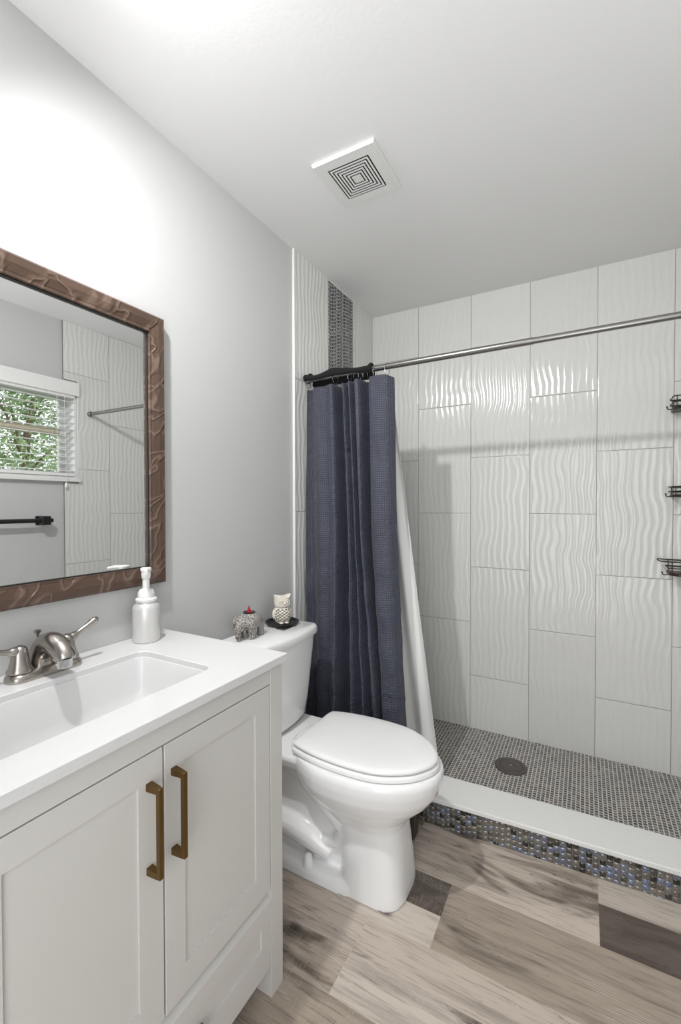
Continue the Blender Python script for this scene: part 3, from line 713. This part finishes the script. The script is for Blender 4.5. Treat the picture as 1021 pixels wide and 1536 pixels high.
for r, z in ((.0275, .0645), (.0300, .068), (.0320, .078), (.0325, .090), (.0335, .100), (.0340, .105), (.030, .106)):
    row = []
    for k in range(40):
        a = 2*PI*k/40; ca = math.cos(a); sa = math.sin(a)
        lift = (.010 if z > .095 else 0)*max(0, abs(sa)-.6)/.4*(1 if ca > -.6 else .3)
        p = Vector((ox, oy, oz+z+lift))+of*(r*ca*.92)+os_*(r*sa*1.02); row.append(p)
    lp.append(row)
loft(b, lp); obj('head', b, M['ivory'], t, True, 60)
for s in (-1, 1):
    b = B(); c = Vector((ox, oy, oz+.087))+of*.0300+os_*(s*.0125)
    nrm = (of+os_*(s*.35)).normalized(); tn = Vector((0, 0, 1)).cross(nrm)
    def circ(r): return [c+nrm*.0025+(tn*math.cos(2*PI*k/24)+Vector((0, 0, 1))*math.sin(2*PI*k/24))*r for k in range(24)]
    tube(b, circ(.0098), .0019, 8, closed=True); sphere(b, c+nrm*.001, .0045, u=12, v=8)
    obj('eye', b, M['ivory'], t, True)
b = B(); c = Vector((ox, oy, oz+.083))+of*.0310; tube(b, [c+Vector((0, 0, .004)), c+of*.005, c+of*.003+Vector((0, 0, -.008))], [.002, .0035, .0008], 8); obj('beak', b, M['ivory'], t, True)
for s in (-1, 1):
    b = B(); q = Vector((ox, oy, oz+.036))+os_*(s*.0345); sphere(b, q, .02, .35, .35, 1.0, 14, 10); obj('wing', b, M['ivory'], t, True)
    b = B(); q = Vector((ox, oy, oz+.0045))+of*.026+os_*(s*.011); sphere(b, q, .008, 1.1, 1.1, .5, 12, 8); obj('foot', b, M['ivory'], t, True)

# ------------------------------------------------------------------ waste bin
t = thing('waste_bin', (.50, 1.580, 0), 'small black plastic bin tucked between the toilet and the shower curb', 'bin')
b = B(); lo = []
for hx_, hy_, z in ((.088, .045, .0004), (.092, .047, .004), (.094, .049, .012), (.100, .056, .20), (.103, .058, .205), (.100, .056, .207), (.094, .052, .205), (.088, .045, .01)):
    lo.append(rrect(.505, 1.580, hx_, hy_, .03, z, 8))
obj('body', loft(b, lo), M['bin'], t, True, 50)
b = B(); loft(b, [rrect(.505, 1.580, hx_, hy_, .03, z, 8) for hx_, hy_, z in ((.1035, .0585, .194), (.107, .0615, .195), (.107, .0615, .205), (.1035, .0585, .207))], closed=True); obj('rim', b, M['bin'], t, True, 50)

# ------------------------------------------------------------------ shower rod, curtain, liner
RY, RZ, RR = 1.728, 1.843, .0127
t = thing('shower_rod', (W/2, RY, RZ), 'brushed steel shower curtain rod spanning wall to wall', 'curtain rod')
def rz(x): return RZ-.004+.012*x/1.4
b = B(); tube(b, [(.014, RY, rz(.014)), (.984, RY, rz(.984))], RR, 24); obj('rod', b, M['steel'], t, True)
b = B(); tube(b, [(.984, RY, rz(.984)), (W-.014, RY, rz(W))], RR*.88, 24); obj('inner_rod', b, M['steel'], t, True)['label'] = 'thinner telescoping section'
for x0, s in ((.0105, 1), (W-.0105, -1)):
    b = B(); lathe(b, (x0, RY, rz(x0)), [(.016, 0), (.0175, s*.003), (.0175, s*.016), (.0155, s*.020), (.0132, s*.022)], 28, 'X'); obj('end_cap', b, M['steel'], t, True, 50)

#         x_top  x_mid  x_low  y offset
CV = [(.016, .018, .030, .006), (.035, .048, .066, .024), (.070, .098, .112, -.010), (.118, .150, .158, -.004), (.163, .192, .198, -.016), (.171, .203, .213, .058), (.190, .222, .240, .060),
      (.208, .246, .266, -.002), (.226, .268, .298, .036), (.245, .286, .326, -.016), (.262, .300, .348, .038), (.276, .313, .372, -.018), (.296, .324, .388, -.010), (.306, .333, .394, .048),
      (.325, .344, .404, .046), (.345, .364, .414, -.012), (.382, .408, .450, -.022), (.418, .444, .484, -.012), (.446, .462, .500, .020)]
def lerp3(a, b, c, z):
    if z > 1.14: f = (z-1.14)/(1.79-1.14); return b+(a-b)*f
    f = (1.14-z)/(1.14-.55); return b+(c-b)*f
sub = 9
colsx = [catmull([c[i] for c in CV], sub) for i in range(3)]; colsy = catmull([c[3] for c in CV], sub)
NC = len(colsy); NR = 110
def ztop(x): return 1.795+.010*x/.4-.012*max(0, (x-.42)/.03)
me = bpy.data.meshes.new('shower_curtain'); vs, fs, uvs = [], [], []
sacc = [0.0]
for i in range(1, NC): sacc.append(sacc[-1]+math.hypot(colsx[1][i]-colsx[1][i-1], colsy[i]-colsy[i-1]))
for r in range(NR+1):
    for i in range(NC):
        zt = ztop(colsx[0][i]); z = zt+(.145-zt)*r/NR
        x = lerp3(colsx[0][i], colsx[1][i], colsx[2][i], z); f = r/NR
        amp = 1.0+.45*f
        cr = .004*math.sin(31*z+3*math.sin(9*x+2*z))*math.exp(-((z-.72)/.35)**2) + .003*math.sin(17*z+40*x)*f
        for zc_, xa, xb in ((.63, .36, .52), (.82, .38, .50), (.98, .05, .17), (.80, .06, .2), (.46, .38, .52), (1.20, .42, .47)):
            if xa < x < xb: cr += .0055*math.exp(-((z-zc_)/.009)**2)*(1 if (z > zc_) else .4)
        y = RY-.006-.052*f**1.2+colsy[i]*amp+cr
        vs.append((max(x, .0145), y, z)); uvs.append((sacc[i], z))
for r in range(NR):
    for i in range(NC-1):
        a = r*NC+i; fs.append((a, a+NC, a+NC+1, a+1))
me.from_pydata(vs, [], fs); uvl = me.uv_layers.new(name='UVMap')
for lp_ in me.loops: uvl.data[lp_.index].uv = uvs[lp_.vertex_index]
me.materials.append(M['cloth']); me.polygons.foreach_set('use_smooth', [True]*len(me.polygons))
cur = bpy.data.objects.new('shower_curtain', me); COL.objects.link(cur)
md = cur.modifiers.new('thick', 'SOLIDIFY'); md.thickness = .0016; md.offset = 0
tag(cur, 'slate blue waffle fabric shower curtain gathered at the left of the rod', 'shower curtain')

me = bpy.data.meshes.new('curtain_liner'); vs, fs = [], []; NC2, NR2 = 90, 70
for r in range(NR2+1):
    for i in range(NC2+1):
        z = 1.792+(.062-1.792)*r/NR2; f = r/NR2; u = i/NC2
        xr = .395+(.605-.395)*f**1.0; xl = .018+.03*f
        x = xl+(xr-xl)*u
        y = RY+.096+.058*f+.014*math.sin(u*2*PI*6.2+1.0+.5*math.sin(3*f))*(1-.3*f)+.010*math.sin(u*2*PI*2.6)*f
        if z < .2: y += 0.0
        vs.append((x, y, z))
for r in range(NR2):
    for i in range(NC2):
        a = r*(NC2+1)+i; fs.append((a, a+1, a+NC2+2, a+NC2+1))
me.from_pydata(vs, [], fs); me.materials.append(M['liner']); me.polygons.foreach_set('use_smooth', [True]*len(me.polygons))
ln = bpy.data.objects.new('shower_curtain_liner', me); COL.objects.link(ln)
md = ln.modifiers.new('thick', 'SOLIDIFY'); md.thickness = .001; md.offset = 0
tag(ln, 'plain white shower liner hanging inside the curb behind the blue curtain', 'shower liner')

ring_x = [(.022, 'thin wire ring at the left end of the curtain rod'), (.167, 'thin wire ring under the middle bump of the black hanger'), (.240, 'third thin wire ring from the left on the rod'), (.268, 'fourth thin wire ring from the left on the rod'),
          (.289, 'fifth thin wire ring from the left on the rod'), (.306, 'sixth thin wire ring from the left on the rod'), (.332, 'seventh thin wire ring from the left, by the right end of the black hanger'), (.362, 'second thin wire ring from the right on the rod'), (.418, 'rightmost thin wire ring holding the curtain on the rod')]
proto = None
for i, (x, lab) in enumerate(ring_x):
    if proto is None:
        b = B(); pts = []
        for k in range(28):
            a = 2*PI*k/28; pts.append((0, .0175*math.sin(a), -.010+.0275*math.cos(a) if math.cos(a) < 0 else -.010+.0262*math.cos(a)))
        tube(b, pts, .0012, 6, closed=True)
        proto = obj('curtain_ring', b, M['chrome'], None, True); o = proto
    else:
        o = proto.copy(); COL.objects.link(o)
    o.location = (x, RY, rz(x)); o.rotation_euler = (0, 0, random.uniform(-.35, .35)); tag(o, lab, 'curtain ring', 'curtain rings on the shower rod')

# black shaped hanger lying along the rod, behind it
t = thing('clothes_hanger', (.19, RY+.0255, 1.85), 'black shaped hanger lying along the left end of the curtain rod', 'hanger')
b = B(); hp = []
ctr = [(.020, 1.840, .010), (.034, 1.841, .012), (.060, 1.837, .011), (.100, 1.838, .012), (.140, 1.845, .015), (.170, 1.850, .0175), (.200, 1.846, .016), (.240, 1.843, .013), (.290, 1.839, .011), (.325, 1.839, .012), (.345, 1.837, .012), (.358, 1.837, .009)]
lo = []
for (x, z, h) in [tuple(q) for q in catmull(ctr, 4)]:
    zc_ = z; hh = h
    lo.append([(x, RY-.0285+.0095*math.cos(2*PI*k/14), zc_+hh*math.sin(2*PI*k/14)) for k in range(14)])
obj('bar', loft(b, lo), M['black_velvet'], t, True, 60)
for (x, z) in ((.030, 1.842), (.347, 1.838)):
    b = B(); sphere(b, (x, RY-.0285, z), .0145, u=18, v=12); obj('end_knob', b, M['black_velvet'], t, True)
    b = B(); tube(b, [(x+.006 if x < .1 else x-.004, RY-.0285, z+.004), (x+.006 if x < .1 else x-.004, RY+.001, rz(x)+.0235), (x+.006 if x < .1 else x-.004, RY+.0270, rz(x)+.012), (x+.006 if x < .1 else x-.004, RY+.0275, rz(x)-.020)], .0065, 10, smooth=4); obj('end_loop', b, M['black_velvet'], t, True)
b = B(); box(b, .034, .345, RY+.0195, RY+.0345, RZ-.034, RZ-.004, .004); obj('lower_bar', b, M['black_velvet'], t)

# ------------------------------------------------------------------ shower drain
dx, dy, dz = .852, 2.188, .0262
t = thing('shower_drain', (dx, dy, dz), 'round dark metal drain cover in the shower floor', 'drain')
obj('outer_ring', lathe(B(), (dx, dy, dz), [(.072, 0), (.072, .003), (.068, .006), (.052, .006), (.050, .004), (.050, 0)], 48), M['drain'], t, True)
b = B(); lathe(b, (dx, dy, dz), [(.0495, .0005), (.0495, .005), (.047, .0062), (.020, .0065), (.012, .0065), (.010, .0052)], 48)
obj('cover_plate', b, M['drain'], t, True)
obj('screw', lathe(B(), (dx, dy, dz+.0052), [(.006, 0), (.006, .0016), (.003, .0024)], 16), M['nickel'], t, True)

# ------------------------------------------------------------------ wire baskets in the right back corner
def basket(zb, h, xl, label, loop):
    t = thing('wire_basket', ((xl+W-.012)/2, D-.07, zb), label, 'shower basket', 'wire baskets in the shower corner')
    x1 = W-.016; yb = D-.006; yf = D-.115
    b = B(); P = [(xl, yb), (xl, yf+.03), (xl+.03, yf), (x1, yf), (x1, yb)]
    loft(b, [[(x, y, zb) for x, y in P], [(x, y, zb+.012) for x, y in P]]); obj('wooden_base', b, M['shelf_wood'], t)
    for k, zz in enumerate((zb+h*.55, zb+h)):
        e = .030 if (k == 1 and loop) else .004
        pts = [(x1, yb-.004, zz), (xl+.02, yb-.004, zz), (xl-e, yb-.012, zz+.002), (xl-e-(.010 if loop and k else 0), (yb+yf)/2, zz+(.004 if loop and k else 0)), (xl-e, yf+.014, zz), (xl+.02, yf, zz), (x1, yf, zz)]
        b = B(); tube(b, pts, .0026, 8, smooth=5); obj('rail', b, M['rust'], t, True)
    x = xl+.006
    while x < x1:
        b = B(); tube(b, [(x, yf+.002, zb+.010), (x, yf+.002, zb+h)], .0018, 6); obj('upright', b, M['rust'], t, True); x += .032
    b = B(); tube(b, [(xl+.006, yb-.005, zb+.010), (xl+.006, yb-.005, zb+h)], .0018, 6); obj('upright', b, M['rust'], t, True)
    b = B(); yy = yf+.03
    tube(b, [(xl+.004, yy, zb+.006), (xl-.012, yy, zb+.002), (xl-.022, yy-.004, zb+.003), (xl-.026, yy-.006, zb+.012)], .0022, 8, smooth=4); sphere(b, (xl-.026, yy-.006, zb+.013), .0035, u=10, v=8)
    obj('hook', b, M['rust'], t, True)
basket(1.672, .055, 1.488, 'topmost wire basket on a dark wooden base in the shower corner', False)
basket(1.292, .045, 1.486, 'middle wire basket between the other two in the shower corner', False)
basket(.948, .062, 1.476, 'lowest wire basket with a looped top rail and hook in the shower corner', True)

# ------------------------------------------------------------------ towel bar on the right wall
t = thing('towel_bar', (W, 1.16, 1.172), 'black towel bar on the wall below the window, seen in the mirror', 'towel bar')
b = B(); tube(b, [(W-.062, .86, 1.172), (W-.062, 1.466, 1.172)], .0125, 20); obj('bar', b, M['black'], t, True)
for y in (.90, 1.425):
    b = B(); box(b, W-.082, W-.042, y-.024, y+.024, 1.146, 1.198, .004); box(b, W-.044, W-.006, y-.012, y+.012, 1.160, 1.184, .002); box(b, W-.008, W-.0003, y-.024, y+.024, 1.146, 1.198, .002)
    obj('bracket', b, M['black'], t)
